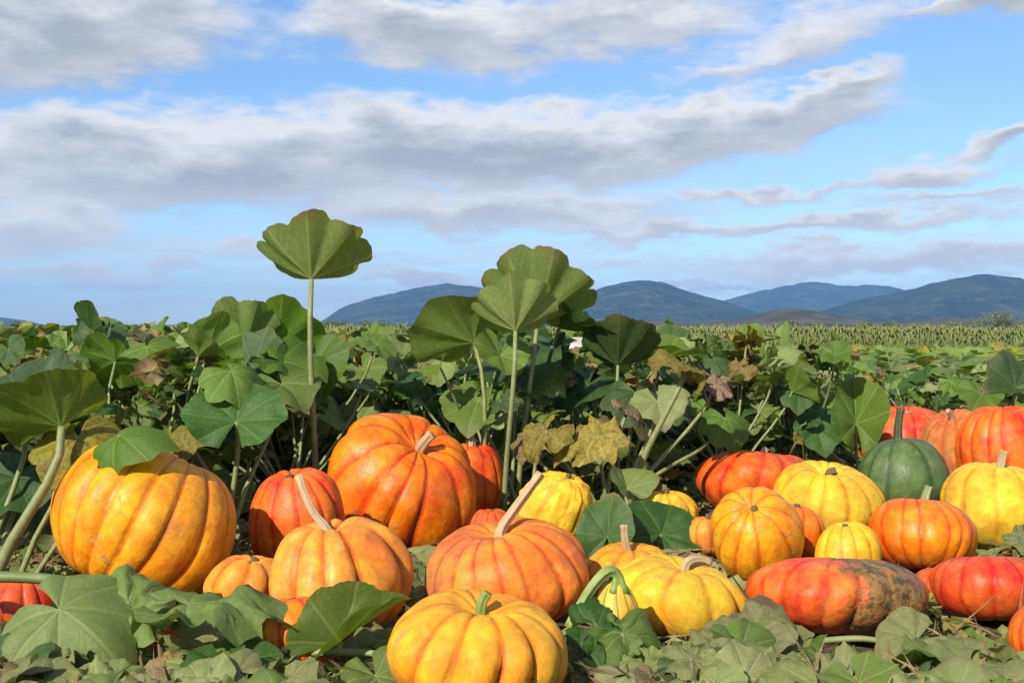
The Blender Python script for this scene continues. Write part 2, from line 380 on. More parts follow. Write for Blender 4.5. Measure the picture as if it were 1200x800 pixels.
col = t.mix(t.mr(n, 0.40, 0.6), c4(.045, .045, .02), c4(.115, .085, .045))
b = t.n('ShaderNodeBsdfPrincipled'); t.put(b.inputs['Base Color'], col); b.inputs['Roughness'].default_value = 1; b.inputs['Specular IOR Level'].default_value = 0
finish(t, b.outputs[0]); M['foothill'] = m
def hill(ridge, D, depth, mat, seed, name='hill'):
    px = [p[0] for p in ridge]; hh = [(HOR - p[1]) / FPX * D for p in ridge]
    nx, ny = 190, 25; V = []
    for j in range(ny):
        v = j / (ny - 1) * 2 - 1
        for i in range(nx):
            x = px[0] + (px[-1] - px[0]) * i / (nx - 1)
            X = (x - 600) / FPX * D; h = np.interp(x, px, hh)
            # smooth the ridge a little and break it up
            h = 0.5 * h + 0.25 * np.interp(x - 12, px, hh) + 0.25 * np.interp(x + 12, px, hh)
            sp = mn.fractal(Vector((X / 700, v * 1.6, seed)), 0.9, 2.1, 5)
            prof = max(0.0, 1 - abs(v)) ** 0.85
            z = h * prof * (1 + 0.5 * sp * (1 - prof)) + h * 0.085 * mn.fractal(Vector((X / 420, v * 2, seed + 3)), 0.75, 2.1, 5) * prof
            V.append((X * (1 + v * depth / D), D + v * depth + 120 * sp, z - 1.0 if abs(v) == 1 else max(z, -0.5)))
    tag(link(name, mesh(name, V, grid_faces(nx, ny, False)), None, [mat]), kind='structure')
hill([(-900, 384), (-700, 352), (-450, 340), (-250, 356), (-100, 364), (0, 371), (22, 374), (50, 381), (90, 386)], 6800, 1500, M['hill'], 1)
hill([(340, 386), (375, 381), (400, 361), (440, 346), (480, 336), (520, 333), (560, 336), (610, 346), (660, 358), (720, 372), (780, 384)], 6200, 1300, M['hill'], 5)
hill([(600, 386), (640, 372), (672, 352), (700, 338), (730, 330), (760, 329), (785, 334), (810, 343), (850, 352), (880, 362), (930, 376), (970, 386)], 5200, 1100, M['hill'], 9)
hill([(760, 386), (800, 366), (855, 351), (900, 338), (940, 331), (1000, 332), (1045, 336), (1100, 350), (1180, 370), (1240, 386)], 8200, 1500, M['hill'], 14)
hill([(880, 386), (930, 372), (985, 357), (1030, 345), (1070, 338), (1110, 328), (1145, 321), (1170, 320), (1200, 325), (1260, 334), (1400, 322), (1700, 350), (2100, 384)], 4700, 1000, M['hill'], 21)
hill([(640, 386), (700, 379), (770, 373), (820, 377), (870, 374), (905, 365), (935, 361), (970, 368), (1000, 375), (1050, 376), (1100, 372), (1180, 375), (1280, 374), (1600, 378), (1900, 386)], 2600, 500, M['foothill'], 30, 'foothill')
hill([(-700, 386), (-300, 378), (60, 381), (300, 379), (420, 382), (560, 379), (700, 386)], 2900, 450, M['foothill'], 37, 'foothill')

# ------------------------------------------------------------------ leaves
def leaf_mesh(name, a0, a1, ruffle, pleat, fold, droop, seed, na=44, nr=6, crumple=0.0, lobe=0.07, width=1.0, curl=.11):
    """unit leaf: petiole joins at the origin, midrib along +Y, upper side +Z; a0..a1 = angle of the blade to its axis from centre to rim"""
    rd = random.Random(seed); gap = R_(rd.uniform(12, 24)); ph = rd.uniform(0, 6); V = []; UV = []
    ph2 = rd.uniform(0, 6); lobe0 = lobe; lobe *= rd.uniform(.6, 1.7); nt = rd.choice([17, 19, 23]); cv = rd.uniform(.7, 1.4) * curl; sk = rd.uniform(-.10, .10)
    for j in range(nr + 1):
        s = j / nr
        for i in range(na):
            th = -math.pi + gap + (2 * math.pi - 2 * gap) * i / (na - 1)
            ab = abs(th)
            base = np.interp(ab, [0, 0.6, 1.2, 1.9, 2.5, 3.0], [1.04, .95, .93, .85, .78, .64])
            lb = abs(math.cos(th * math.pi / R_(45)))
            pt = 1 - abs(math.sin(th * math.pi / R_(90)))
            rr = base * (1 - lobe + 1.3 * lobe * lb ** 0.6 + (.0 if lobe0 > .10 else .9) * lobe * pt + 0.018 * abs(math.sin(th * nt + ph)) + 0.035 * math.sin(2 * th + ph2) + sk * math.sin(th))
            q = rr * s
            al = a0 + (a1 - a0) * s * 0.5                      # mean angle from centre to here
            rho = q * math.sin(al); z = q * math.cos(al)
            x = rho * math.sin(th) * width; y = rho * math.cos(th)
            pp = abs(((th + R_(22.5)) % R_(45)) - R_(22.5)) / R_(22.5)
            z += pleat * s * (1 - s * 0.25) * (-.5 * math.cos(math.pi * pp))
            z += ruffle * s * s * (math.sin(3 * th + ph) + 0.6 * math.sin(7 * th + ph2))
            z += fold * abs(x)
            z -= droop * max(0, y) ** 2
            if crumple:
                p = Vector((x * 2.3, y * 2.3, seed * 3.1)); c = mn.noise_vector(p); c2 = mn.noise_vector(p * 2.7)
                x += crumple * (c.x + .4 * c2.x) * s; y += crumple * (c.y + .4 * c2.y) * s; z += crumple * (1.3 * c.z + .7 * c2.z) * s
            else:
                z += s * (cv * mn.noise(Vector((x * 1.5, y * 1.5, seed * 1.7))) + .45 * cv * mn.noise(Vector((x * 3.6, y * 3.6, seed * 2.3))))
            V.append((x, y, z)); UV.append((.5 + rr * s * math.sin(th) / 2.4, .5 + rr * s * math.cos(th) / 2.4))
    F = grid_faces(na, nr + 1, False)
    me = mesh(name, V, F)
    ul = me.uv_layers.new(name='leaf')
    li = np.empty(len(me.loops), dtype=np.int32); me.loops.foreach_get('vertex_index', li)
    ul.data.foreach_set('uv', np.array(UV, dtype=np.float32)[li].ravel())
    return me
LV = {}
def LM(kind, k, mat):
    """leaf mesh of a kind, variant k, in a material (made once, then shared)"""
    key = (kind, k, mat)
    if key not in LV:
        sd = hash_seed(kind, k)
        p = dict(open=(R_(80), R_(100), .06, .09, .16, .18), cup=(R_(60), R_(74), .06, .10, .08, .0), funnel=(R_(62), R_(46), .055, .13, .0, .0),
                 droop=(R_(76), R_(132), .07, .08, -.16, .24), fold=(R_(85), R_(90), .05, .07, .65, .10), wilt=(R_(85), R_(118), .10, .05, .1, .2),
                 heart=(R_(82), R_(98), .05, .07, .32, .16))[kind]
        cr = dict(wilt=.30).get(kind, 0.0)
        LV[key] = leaf_mesh('leaf', *p, sd, crumple=cr, lobe=.045 if kind == 'heart' else .11 if kind == 'funnel' else .065, na=97 if kind in ('funnel', 'heart', 'fold') else 57, nr=9 if kind in ('funnel', 'heart', 'fold') else 6, curl=.09 if kind == 'funnel' else .13 if kind == 'heart' else .14)
        LV[key].materials.append(M[mat])
    return LV[key]
def hash_seed(kind, k): return sum(ord(ch) for ch in kind) * 7 + k * 13
def petiole(parent_leaf, leaf_mw, p0, p1, axis, r0, r1, mat='petiole', sag=0.0, n=7):
    """stalk from p0 to p1 (world), arriving along the leaf axis; a child of the leaf"""
    L = (p1 - p0).length; ax = Vector(axis).normalized()
    a = p0 + Vector((0, 0, 1)) * L * (0.35 - sag) + (p1 - p0) * 0.05
    bb = p1 - ax * L * 0.22 - Vector((0, 0, 0.12 * L))
    pts = bez(p0, a, bb, p1, n)
    inv = leaf_mw.inverted()
    V, F = tube_data([inv @ p for p in pts], [(r0 + (r1 - r0) * i / (n - 1)) / leaf_mw.to_scale().x for i in range(n)], 6)
    return link('petiole', mesh('petiole', V, F), parent_leaf, [M[mat]])
def add_leaf(plant, pos, R, axis, tip, kind='open', k=0, mat='leaf', root=None, r=(.008, .005), pmat='petiole', width=1.0, sag=0.0):
    base = plant.location
    pos = Vector(pos)
    mw = Matrix.Translation(pos) @ frame(axis, tip) @ Matrix.Diagonal((R * width, R, R, 1))
    o = link('leaf', LM(kind, k, mat), plant)
    o.matrix_local = Matrix.Translation(-Vector(base)) @ mw
    if root is not None:
        m1 = Matrix.Translation(pos) @ frame(axis, tip) @ Matrix.Diagonal((R, R, R, 1))
        pe = petiole(o, m1, Vector(root), pos, axis, r[0], r[1], pmat, sag)
        pe.matrix_local = Matrix.Diagonal((1 / width, 1, 1, 1))
    return o

# ------------------------------------------------------------------ pumpkins
PUMPKINS = []
def pumpkin_mesh(R, h, ribs, depth, dimple, seed, lump=0.04, pear=0.0, sq=0.9, wart=0.0):
    rd = random.Random(seed); nu = ribs * 10; nv = 44
    lobe = [rd.uniform(0.5, 1.3) for _ in range(ribs)]; sh = (rd.uniform(-.10, .10), rd.uniform(-.08, .08)); lr = [rd.random() for _ in range(ribs)]
    V = []; col = []
    wd = [rd.uniform(.62, 1.38) for _ in range(ribs)]; tot = sum(wd); ang = [0.0]
    for q_ in wd: ang.append(ang[-1] + q_ / tot * 2 * math.pi)
    fd = rd.uniform(0, 6.28); fs = rd.uniform(.03, .10)                   # one side grew flatter
    for j in range(nv):
        ph = math.pi * (0.012 + 0.976 * j / (nv - 1)); sp = math.sin(ph)
        for i in range(nu):
            u = i / 10.0; k = int(u); f = u - k
            th = ang[k] * (1 - f) + ang[k + 1] * f + .05 * math.sin(2.2 * ph + seed)
            sf = math.sin(math.pi * f); crest = 0.72 * sf ** 0.30 + 0.28 * sf ** 1.1                        # 0 in the groove, 1 on the rib
            fade = sp ** 0.6
            lk = lobe[k] * (1 - f) + lobe[(k + 1) % ribs] * f; kd = depth * .64 * lk
            fac = 1 - kd * (1 - crest) * (0.35 + 0.65 * fade) + (lobe[k] - .9) * 0.06 * sf * fade
            low = mn.noise(Vector((math.cos(th) * 1.1, math.sin(th) * 1.1, seed * 1.7 + math.cos(ph))))
            fac *= 1 - fs * max(0, math.cos(th - fd)) ** 2 + lump * low * 2.4 + .012 * mn.noise(Vector((math.cos(th) * 5, math.sin(th) * 5, ph * 1.4 + seed))) * fade
            rho = R * (sp ** sq) * fac
            z = h * math.cos(ph)
            q = rho / R
            z *= 1 - kd * 0.8 * (1 - crest) * (1 - sp)                     # ribs stand up round the stem
            z -= dimple * h * math.exp(-(q / 0.30) ** 2) * (1 if ph < math.pi / 2 else -0.7)
            z += lump * h * 0.8 * mn.noise(Vector((math.cos(th) * .9 + 5, math.sin(th) * .9, seed + ph)))
            if pear and ph < math.pi / 2:
                s = math.cos(ph); rho *= 1 - pear * s * s; 
            x, y = rho * math.cos(th) + sh[0] * z, rho * math.sin(th) + sh[1] * z
            if wart:
                p = Vector((x, y, z)) / R * 5.5
                b = max(0, mn.noise(p + Vector((seed, 0, 0)))) ** 1.2 * wart * R
                x += b * sp * math.cos(th); y += b * sp * math.sin(th); z += b * math.cos(ph)
            V.append((x, y, z)); col.append((crest, j / (nv - 1), lr[k], 1.0))
    F = grid_faces(nu, nv)
    F.append(tuple(range(nu - 1, -1, -1))); F.append(tuple(range((nv - 1) * nu, nv * nu)))
    F = [tuple(reversed(f)) for f in F]
    me = mesh('body', V, F)
    ca = me.color_attributes.new('skin', 'FLOAT_COLOR', 'POINT')
    ca.data.foreach_set('color', np.array(col, dtype=np.float32).ravel())
    return me
def pumpkin(label, cx, hw, ytop, d, skin, ribs=12, depth=.13, dimple=.22, tilt=(0, 0), spin=None, stem=None, seed=None,
            name='pumpkin', cat='pumpkin', lump=.04, pear=0.0, sq=.9, wart=0.0, hs=1.0):
    """cx, hw, ytop: centre column, half width and top row in the photograph; d: distance along the ground"""
    seed = len(PUMPKINS) + 3 if seed is None else seed
    tt = hw / FPX; R = d * tt / math.sqrt(1 + tt * tt); mm = -(ytop - HOR) / FPX; kk = EYE + mm * d
    h = (kk * kk - mm * mm * R * R) / (2 * kk) * hs
    X = (cx - 600) / FPX * d
    root = empty(name, (X, d, 0), label, cat, 'pumpkins and gourds heaped at the edge of the field')
    me = pumpkin_mesh(R, h * (1.04 + .3 * dimple * .3), ribs, depth, dimple, seed, lump, pear, sq, wart)
    rot = Euler((R_(tilt[0]), R_(tilt[1]), 0)).to_matrix().to_4x4() @ Matrix.Rotation(R_(spin if spin is not None else seed * 37 % 360), 4, 'Z')
    co = np.empty(len(me.vertices) * 3, dtype=np.float32); me.vertices.foreach_get('co', co)
    co = co.reshape(-1, 3) @ np.array(rot.to_3x3()).T
    zmin = co[:, 2].min()
    body = link('body', me, root, [SK[skin]])
    mb = Matrix.Translation((0, 0, -zmin - 0.010)) @ rot
    body.matrix_local = mb
    PUMPKINS.append((label, X, d, R, h))
    ztop = h * (1 - dimple) * 1.0
    if stem:
        pts = [Vector(p) for p in stem['pts']]                       # in the pumpkin's own upright frame, from the top of the body
        mat = M[stem.get('mat', 'stem')]; r0 = stem.get('r', .016)
        P0 = Matrix.Rotation(-R_(spin if spin is not None else seed * 37 % 360), 4, 'Z')
        pts = [P0 @ (Vector((0, 0, ztop)) + p) for p in pts]
        c = spline(pts, 14)
        rad = [r0 * (1.0 + 1.3 * max(0, 1 - i / 3.0) ** 1.5 + .18 * (i > 11)) * (1 - .30 * i / 13) for i in range(14)]
        V, F = tube_data(c, rad, 20, .22, 5)
        st = link('stem', mesh('stem', V, F), root, [mat]); st.matrix_local = mb
    return root
def st(*pts, **kw): return dict(pts=[(0, 0, -.02)] + list(pts), **kw)

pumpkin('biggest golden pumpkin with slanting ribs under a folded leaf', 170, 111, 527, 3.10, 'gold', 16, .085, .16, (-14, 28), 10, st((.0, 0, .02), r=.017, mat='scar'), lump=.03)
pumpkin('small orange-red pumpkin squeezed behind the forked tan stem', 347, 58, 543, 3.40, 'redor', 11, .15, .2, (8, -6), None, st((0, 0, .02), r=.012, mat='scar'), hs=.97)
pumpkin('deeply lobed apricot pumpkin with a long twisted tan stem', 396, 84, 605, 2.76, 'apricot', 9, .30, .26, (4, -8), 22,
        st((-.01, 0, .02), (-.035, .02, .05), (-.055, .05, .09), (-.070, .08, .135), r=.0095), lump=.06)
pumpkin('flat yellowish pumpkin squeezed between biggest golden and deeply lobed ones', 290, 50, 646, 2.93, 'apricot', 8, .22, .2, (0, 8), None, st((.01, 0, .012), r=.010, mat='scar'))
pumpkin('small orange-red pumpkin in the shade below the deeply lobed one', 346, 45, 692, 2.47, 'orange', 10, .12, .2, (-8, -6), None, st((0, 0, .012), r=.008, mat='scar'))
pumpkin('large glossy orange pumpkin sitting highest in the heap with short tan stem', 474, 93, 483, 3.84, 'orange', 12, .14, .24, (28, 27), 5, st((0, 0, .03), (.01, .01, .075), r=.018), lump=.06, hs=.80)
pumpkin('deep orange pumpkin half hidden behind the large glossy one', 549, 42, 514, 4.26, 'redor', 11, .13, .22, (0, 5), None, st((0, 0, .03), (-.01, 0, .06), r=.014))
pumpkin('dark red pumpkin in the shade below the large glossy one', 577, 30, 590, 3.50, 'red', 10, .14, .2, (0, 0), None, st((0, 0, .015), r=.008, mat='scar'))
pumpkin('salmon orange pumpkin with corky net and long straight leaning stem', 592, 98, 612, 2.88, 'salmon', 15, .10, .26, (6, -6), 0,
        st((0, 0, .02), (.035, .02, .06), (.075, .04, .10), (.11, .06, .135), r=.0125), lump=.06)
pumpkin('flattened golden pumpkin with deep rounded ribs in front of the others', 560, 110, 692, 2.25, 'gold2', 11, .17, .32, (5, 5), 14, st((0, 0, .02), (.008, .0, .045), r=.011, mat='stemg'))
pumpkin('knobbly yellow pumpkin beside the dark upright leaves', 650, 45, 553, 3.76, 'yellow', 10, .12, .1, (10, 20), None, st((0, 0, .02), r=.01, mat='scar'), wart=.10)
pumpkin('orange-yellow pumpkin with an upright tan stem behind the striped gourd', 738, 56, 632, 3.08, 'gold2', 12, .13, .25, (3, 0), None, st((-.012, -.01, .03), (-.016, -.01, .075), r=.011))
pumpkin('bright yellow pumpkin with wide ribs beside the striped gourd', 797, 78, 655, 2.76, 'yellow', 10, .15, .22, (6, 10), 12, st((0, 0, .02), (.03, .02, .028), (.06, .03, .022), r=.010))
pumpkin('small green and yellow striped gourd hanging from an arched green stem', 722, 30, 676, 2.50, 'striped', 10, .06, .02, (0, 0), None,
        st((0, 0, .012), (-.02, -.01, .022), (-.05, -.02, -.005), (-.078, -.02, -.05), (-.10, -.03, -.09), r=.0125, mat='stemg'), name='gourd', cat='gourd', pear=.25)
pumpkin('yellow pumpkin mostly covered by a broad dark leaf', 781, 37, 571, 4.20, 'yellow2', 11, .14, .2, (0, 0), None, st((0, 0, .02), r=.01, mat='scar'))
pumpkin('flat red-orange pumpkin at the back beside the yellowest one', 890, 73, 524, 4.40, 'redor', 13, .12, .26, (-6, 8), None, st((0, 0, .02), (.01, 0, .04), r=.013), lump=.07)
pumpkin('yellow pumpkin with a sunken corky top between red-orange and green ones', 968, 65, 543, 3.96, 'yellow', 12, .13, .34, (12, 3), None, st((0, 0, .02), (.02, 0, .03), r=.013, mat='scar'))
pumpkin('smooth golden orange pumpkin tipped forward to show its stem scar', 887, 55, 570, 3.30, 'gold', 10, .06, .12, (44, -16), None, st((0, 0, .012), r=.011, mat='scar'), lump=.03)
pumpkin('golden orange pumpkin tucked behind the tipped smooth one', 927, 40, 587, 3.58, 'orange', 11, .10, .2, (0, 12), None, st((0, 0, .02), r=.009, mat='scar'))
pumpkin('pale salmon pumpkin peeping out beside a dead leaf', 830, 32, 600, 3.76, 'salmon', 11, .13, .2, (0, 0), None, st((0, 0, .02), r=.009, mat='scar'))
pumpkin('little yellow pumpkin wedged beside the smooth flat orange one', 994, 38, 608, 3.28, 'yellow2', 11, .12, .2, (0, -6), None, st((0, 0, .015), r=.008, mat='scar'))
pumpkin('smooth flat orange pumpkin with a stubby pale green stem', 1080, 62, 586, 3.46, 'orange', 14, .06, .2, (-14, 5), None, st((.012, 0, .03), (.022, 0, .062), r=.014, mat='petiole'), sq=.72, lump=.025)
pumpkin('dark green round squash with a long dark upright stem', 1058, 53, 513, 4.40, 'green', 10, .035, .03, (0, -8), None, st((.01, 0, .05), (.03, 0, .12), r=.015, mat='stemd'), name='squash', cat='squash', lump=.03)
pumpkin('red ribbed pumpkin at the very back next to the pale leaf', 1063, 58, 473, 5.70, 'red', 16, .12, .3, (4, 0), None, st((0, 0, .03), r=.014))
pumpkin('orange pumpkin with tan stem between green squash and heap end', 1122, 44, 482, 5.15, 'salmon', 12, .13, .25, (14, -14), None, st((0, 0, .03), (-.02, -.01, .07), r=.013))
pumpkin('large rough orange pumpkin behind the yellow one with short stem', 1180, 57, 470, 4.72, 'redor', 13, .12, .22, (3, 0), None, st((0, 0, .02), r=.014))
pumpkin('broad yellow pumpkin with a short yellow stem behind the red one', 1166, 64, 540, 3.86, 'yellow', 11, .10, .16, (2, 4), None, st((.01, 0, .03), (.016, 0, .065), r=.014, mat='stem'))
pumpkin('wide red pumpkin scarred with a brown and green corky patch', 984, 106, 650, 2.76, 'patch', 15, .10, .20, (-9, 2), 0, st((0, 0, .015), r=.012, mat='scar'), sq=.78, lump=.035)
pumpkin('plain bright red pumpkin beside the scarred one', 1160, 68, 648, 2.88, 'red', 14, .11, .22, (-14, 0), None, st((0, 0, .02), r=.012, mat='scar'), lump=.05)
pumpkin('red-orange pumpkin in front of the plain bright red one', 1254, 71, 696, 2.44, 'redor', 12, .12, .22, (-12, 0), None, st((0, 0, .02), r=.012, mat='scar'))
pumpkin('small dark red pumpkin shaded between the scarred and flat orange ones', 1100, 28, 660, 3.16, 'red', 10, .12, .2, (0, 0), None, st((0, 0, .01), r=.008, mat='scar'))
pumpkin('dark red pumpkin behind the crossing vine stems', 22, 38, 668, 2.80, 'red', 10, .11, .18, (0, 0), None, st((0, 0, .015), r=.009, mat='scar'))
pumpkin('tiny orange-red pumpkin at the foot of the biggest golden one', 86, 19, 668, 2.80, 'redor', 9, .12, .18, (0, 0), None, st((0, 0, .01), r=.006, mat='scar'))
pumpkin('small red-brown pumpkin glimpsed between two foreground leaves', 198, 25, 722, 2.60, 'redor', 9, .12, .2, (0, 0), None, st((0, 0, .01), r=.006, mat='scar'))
for i in range(len(PUMPKINS)):
    for j in range(i):
        a, b = PUMPKINS[i], PUMPKINS[j]
        dd = math.hypot(a[1] - b[1], a[2] - b[2])
        if dd < (a[3] + b[3]) * .98: print('OVERLAP', a[0][:30], '|', b[0][:30], round(dd, 3), round(a[3] + b[3], 3))

# ------------------------------------------------------------------ plants that stand out, leaf by leaf
CAT = 'plant'
def hero(label, base, leaves, mat='leaf'):
    """base = (px, d); each leaf: px, py, d, R, axis, tip, kind, mat, width, (root px, root d)"""
    b = Vector(((base[0] - 600) / FPX * base[1], base[1], 0))
    pl = empty('pumpkin_plant', b, label, CAT, 'pumpkin plants')
    for i, L in enumerate(leaves):
        px, py, d, R, ax, tip, kind, mt = L[:8]; wd = L[8] if len(L) > 8 else 1.0
        rt = L[9] if len(L) > 9 else None
        root = Vector(((rt[0] - 600) / FPX * rt[1], rt[1], -.01)) if rt else b + Vector((random.uniform(-.03, .03), random.uniform(-.03, .03), -.01))
        rr = L[10] if len(L) > 10 else (.009, .006)
        add_leaf(pl, P(px, py, d), R, ax, tip, kind, i + int(px) % 3, mt, root, rr, width=wd)
    return pl
hero('tall lone leaf on a bare pale stalk rising against the sky', (372, 4.05),
     [(365, 327, 3.98, .225, (.0, .56, .83), (0.0, -.6, .8), 'funnel', 'leaf', 1.14, (372, 4.02), (.012, .008))])
hero('clump of tall fan-shaped leaves standing above the field', (600, 4.35),
     [(630, 376, 4.40, .28, (.12, .62, .78), (0.2, -.6, .8), 'funnel', 'leaf', 1.0, (606, 4.38), (.011, .008)),
      (604, 388, 4.15, .20, (-.02, .62, .78), (-.1, -.6, .8), 'funnel', 'pale', 1.0, (590, 4.2), (.011, .008)),
      (556, 402, 4.30, .215, (-.45, .60, .66), (-.5, -.3, .8), 'cup', 'pale', 1.0, (566, 4.3), (.010, .007)),
      (655, 385, 4.55, .22, (.55, .10, .80), (.8, -.2, .2), 'cup', 'dark', 1.0, (625, 4.4)),
      (600, 430, 4.5, .19, (-.2, -.3, .9), (.2, -.8, .2), 'open', 'dark'), (560, 470, 4.35, .14, (-.1, -.5, .8), (-.2, -.8, -.2), 'open', 'leaf')])
hero('plant with a pair of pleated leaves opening like a book', (285, 4.3),
     [(284, 416, 4.28, .205, (-.25, .66, .70), (-.35, -.2, 1), 'funnel', 'pale'), (322, 410, 4.38, .20, (.20, .72, .66), (.25, -.2, 1), 'cup', 'leaf'),
      (222, 405, 4.35, .17, (-.3, -.15, .92), (-.7, -.4, .1), 'open', 'pale'), (330, 424, 4.1, .15, (.1, -.35, .9), (.9, -.3, 0), 'open', 'leaf'),
      (245, 440, 4.15, .15, (-.2, -.5, .8), (-.3, -.8, -.1), 'droop', 'dark')])
hero('plant with one broad smooth leaf facing outward on an upright stalk', (268, 3.75),
     [(277, 494, 3.70, .135, (-.05, -.80, .50), (.05, .3, .9), 'heart', 'dark', 1.35, (266, 3.74), (.010, .007)),
      (330, 450, 3.95, .13, (.1, -.4, .9), (.5, -.6, 0), 'open', 'leaf'), (215, 500, 3.75, .11, (-.3, -.5, .8), (-.5, -.6, -.2), 'droop', 'yellow')])
hero('plant with big dark leaves on thick arching stems beside the biggest pumpkin', (-20, 3.05),
     [(72, 500, 3.02, .170, (-.42, .55, .72), (-.7, -.4, .6), 'cup', 'leaf', 1.0, (-14, 2.98), (.017, .010)),
      (28, 470, 3.20, .19, (-.25, -.55, .75), (-.5, -.2, .4), 'open', 'dark', 1.0, (-20, 3.1)),
      (92, 512, 3.08, .135, (.15, -.70, .65), (.25, -.55, -.75), 'droop', 'yellow', 1.0, (20, 3.1)),
      (140, 510, 2.98, .125, (-.35, -.45, .80), (.80, .10, -.40), 'droop', 'leaf', .75, (30, 3.0), (.007, .005)),
      (20, 560, 3.25, .14, (0, -.6, .8), (-.2, -.8, -.3), 'open', 'dark'), (60, 590, 3.3, .12, (.2, -.6, .8), (.3, -.8, -.4), 'open', 'dark')])
hero('withered stalk leaning over with a curled yellow-brown leaf at its tip', (728, 4.15),
     [(806, 432, 4.05, .13, (.55, .1, .8), (.3, 0, 1), 'wilt', 'yellow', .6, (732, 4.12), (.014, .009)),
      (838, 452, 4.1, .075, (.2, -.6, .75), (.9, -.2, -.3), 'wilt', 'dry', .8), (770, 470, 4.3, .11, (-.1, -.6, .75), (.1, -.7, -.5), 'open', 'pale'),
      (850, 490, 4.4, .11, (.1, -.65, .7), (.3, -.6, -.6), 'droop', 'leaf')])
hero('plant with spotted yellow and brown leaves above the knobbly yellow pumpkin', (710, 4.1),
     [(700, 512, 4.02, .12, (-.15, -.45, .85), (-.8, -.3, .25), 'wilt', 'yellow', 1.0, (713, 4.1), (.008, .005)),
      (735, 480, 4.10, .07, (.4, -.3, .8), (.7, 0, .4), 'wilt', 'dry'), (640, 505, 4.05, .10, (-.2, -.6, .7), (-.7, -.5, -.3), 'wilt', 'yellow'),
      (620, 520, 4.2, .07, (0, -.7, .7), (-.2, -.6, -.6), 'wilt', 'dry')])
hero('plant with dark upright leaves between the two small yellow pumpkins', (745, 3.72),
     [(712, 628, 3.62, .125, (-.35, -.85, .35), (.05, .2, .95), 'heart', 'dark', .8), (775, 626, 3.72, .115, (.1, -.80, .55), (.35, .3, .8), 'heart', 'dark', 1.25),
      (735, 572, 3.85, .085, (.3, -.6, .7), (.1, .2, .9), 'fold', 'leaf')])
hero('plant with a star-like dark leaf just right of the tall clump', (728, 4.55),
     [(724, 428, 4.5, .205, (.10, .45, .88), (0, -.4, 1), 'funnel', 'dark', 1.0), (690, 450, 4.6, .16, (-.2, -.4, .9), (-.6, -.6, 0), 'open', 'dark'),
      (775, 420, 4.7, .17, (.2, -.2, .95), (.7, -.4, .2), 'cup', 'leaf'), (745, 460, 4.4, .14, (.2, -.6, .8), (.3, -.7, -.3), 'droop', 'dark')])
hero('plant with a pale pointed leaf beside the rearmost red pumpkin', (1000, 5.15),
     [(1003, 496, 5.08, .20, (-.15, -.86, .45), (.05, .2, .95), 'fold', 'leaf', .62), (925, 448, 5.15, .13, (-.1, -.70, .70), (-.2, .3, .8), 'heart', 'leaf', 1.1),
      (955, 500, 5.0, .12, (.1, -.7, .65), (.2, -.6, -.6), 'open', 'dark'), (890, 480, 5.1, .12, (-.2, -.6, .75), (-.4, -.7, -.4), 'open', 'leaf')])
hero('plant with dark striped leaves behind the large rough orange pumpkin', (1205, 5.3),
     [(1190, 455, 5.2, .14, (.1, -.6, .75), (-.5, -.3, .2), 'fold', 'dark'), (1150, 462, 5.5, .11, (0, -.5, .8), (-.4, -.6, -.2), 'open', 'leaf'), (1215, 445, 5.6, .13, (.1, -.3, .9), (.3, -.6, .1), 'cup', 'leaf')])

# numpy join
def np_join(items, name):
    Vs, Fs, UVs, MI, off, mats = [], [], [], [], 0, []
    cache = {}
    for me, mw in items:
        if me not in cache:
            co = np.empty(len(me.vertices) * 3); me.vertices.foreach_get('co', co)
            lv = np.empty(len(me.loops), dtype=np.int32); me.loops.foreach_get('vertex_index', lv)
            uv = np.empty(len(me.loops) * 2); me.uv_layers['leaf'].data.foreach_get('uv', uv)
            if me.materials[0] not in mats: mats.append(me.materials[0])
            cache[me] = (co.reshape(-1, 3), lv.reshape(-1, 4), uv, mats.index(me.materials[0]))
        co, lv, uv, mi = cache[me]
        A = np.array(mw); Vs.append(co @ A[:3, :3].T + A[:3, 3]); Fs.append(lv + off); UVs.append(uv); MI += [mi] * len(lv); off += len(co)
    V = np.concatenate(Vs); F = np.concatenate(Fs)
    me = bpy.data.meshes.new(name); me.vertices.add(len(V)); me.vertices.foreach_set('co', V.ravel())
    me.loops.add(F.size); me.loops.foreach_set('vertex_index', F.ravel().astype(np.int32))
    me.polygons.add(len(F)); me.polygons.foreach_set('loop_start', np.arange(0, F.size, 4, dtype=np.int32))
    ul = me.uv_layers.new(name='leaf'); ul.data.foreach_set('uv', np.concatenate(UVs).astype(np.float32))
    for m in mats: me.materials.append(m)
    me.polygons.foreach_set('material_index', np.array(MI, dtype=np.int32))
    me.polygons.foreach_set('use_smooth', np.ones(len(F), dtype=bool))
    me.update(calc_edges=True); me.validate()
    return me
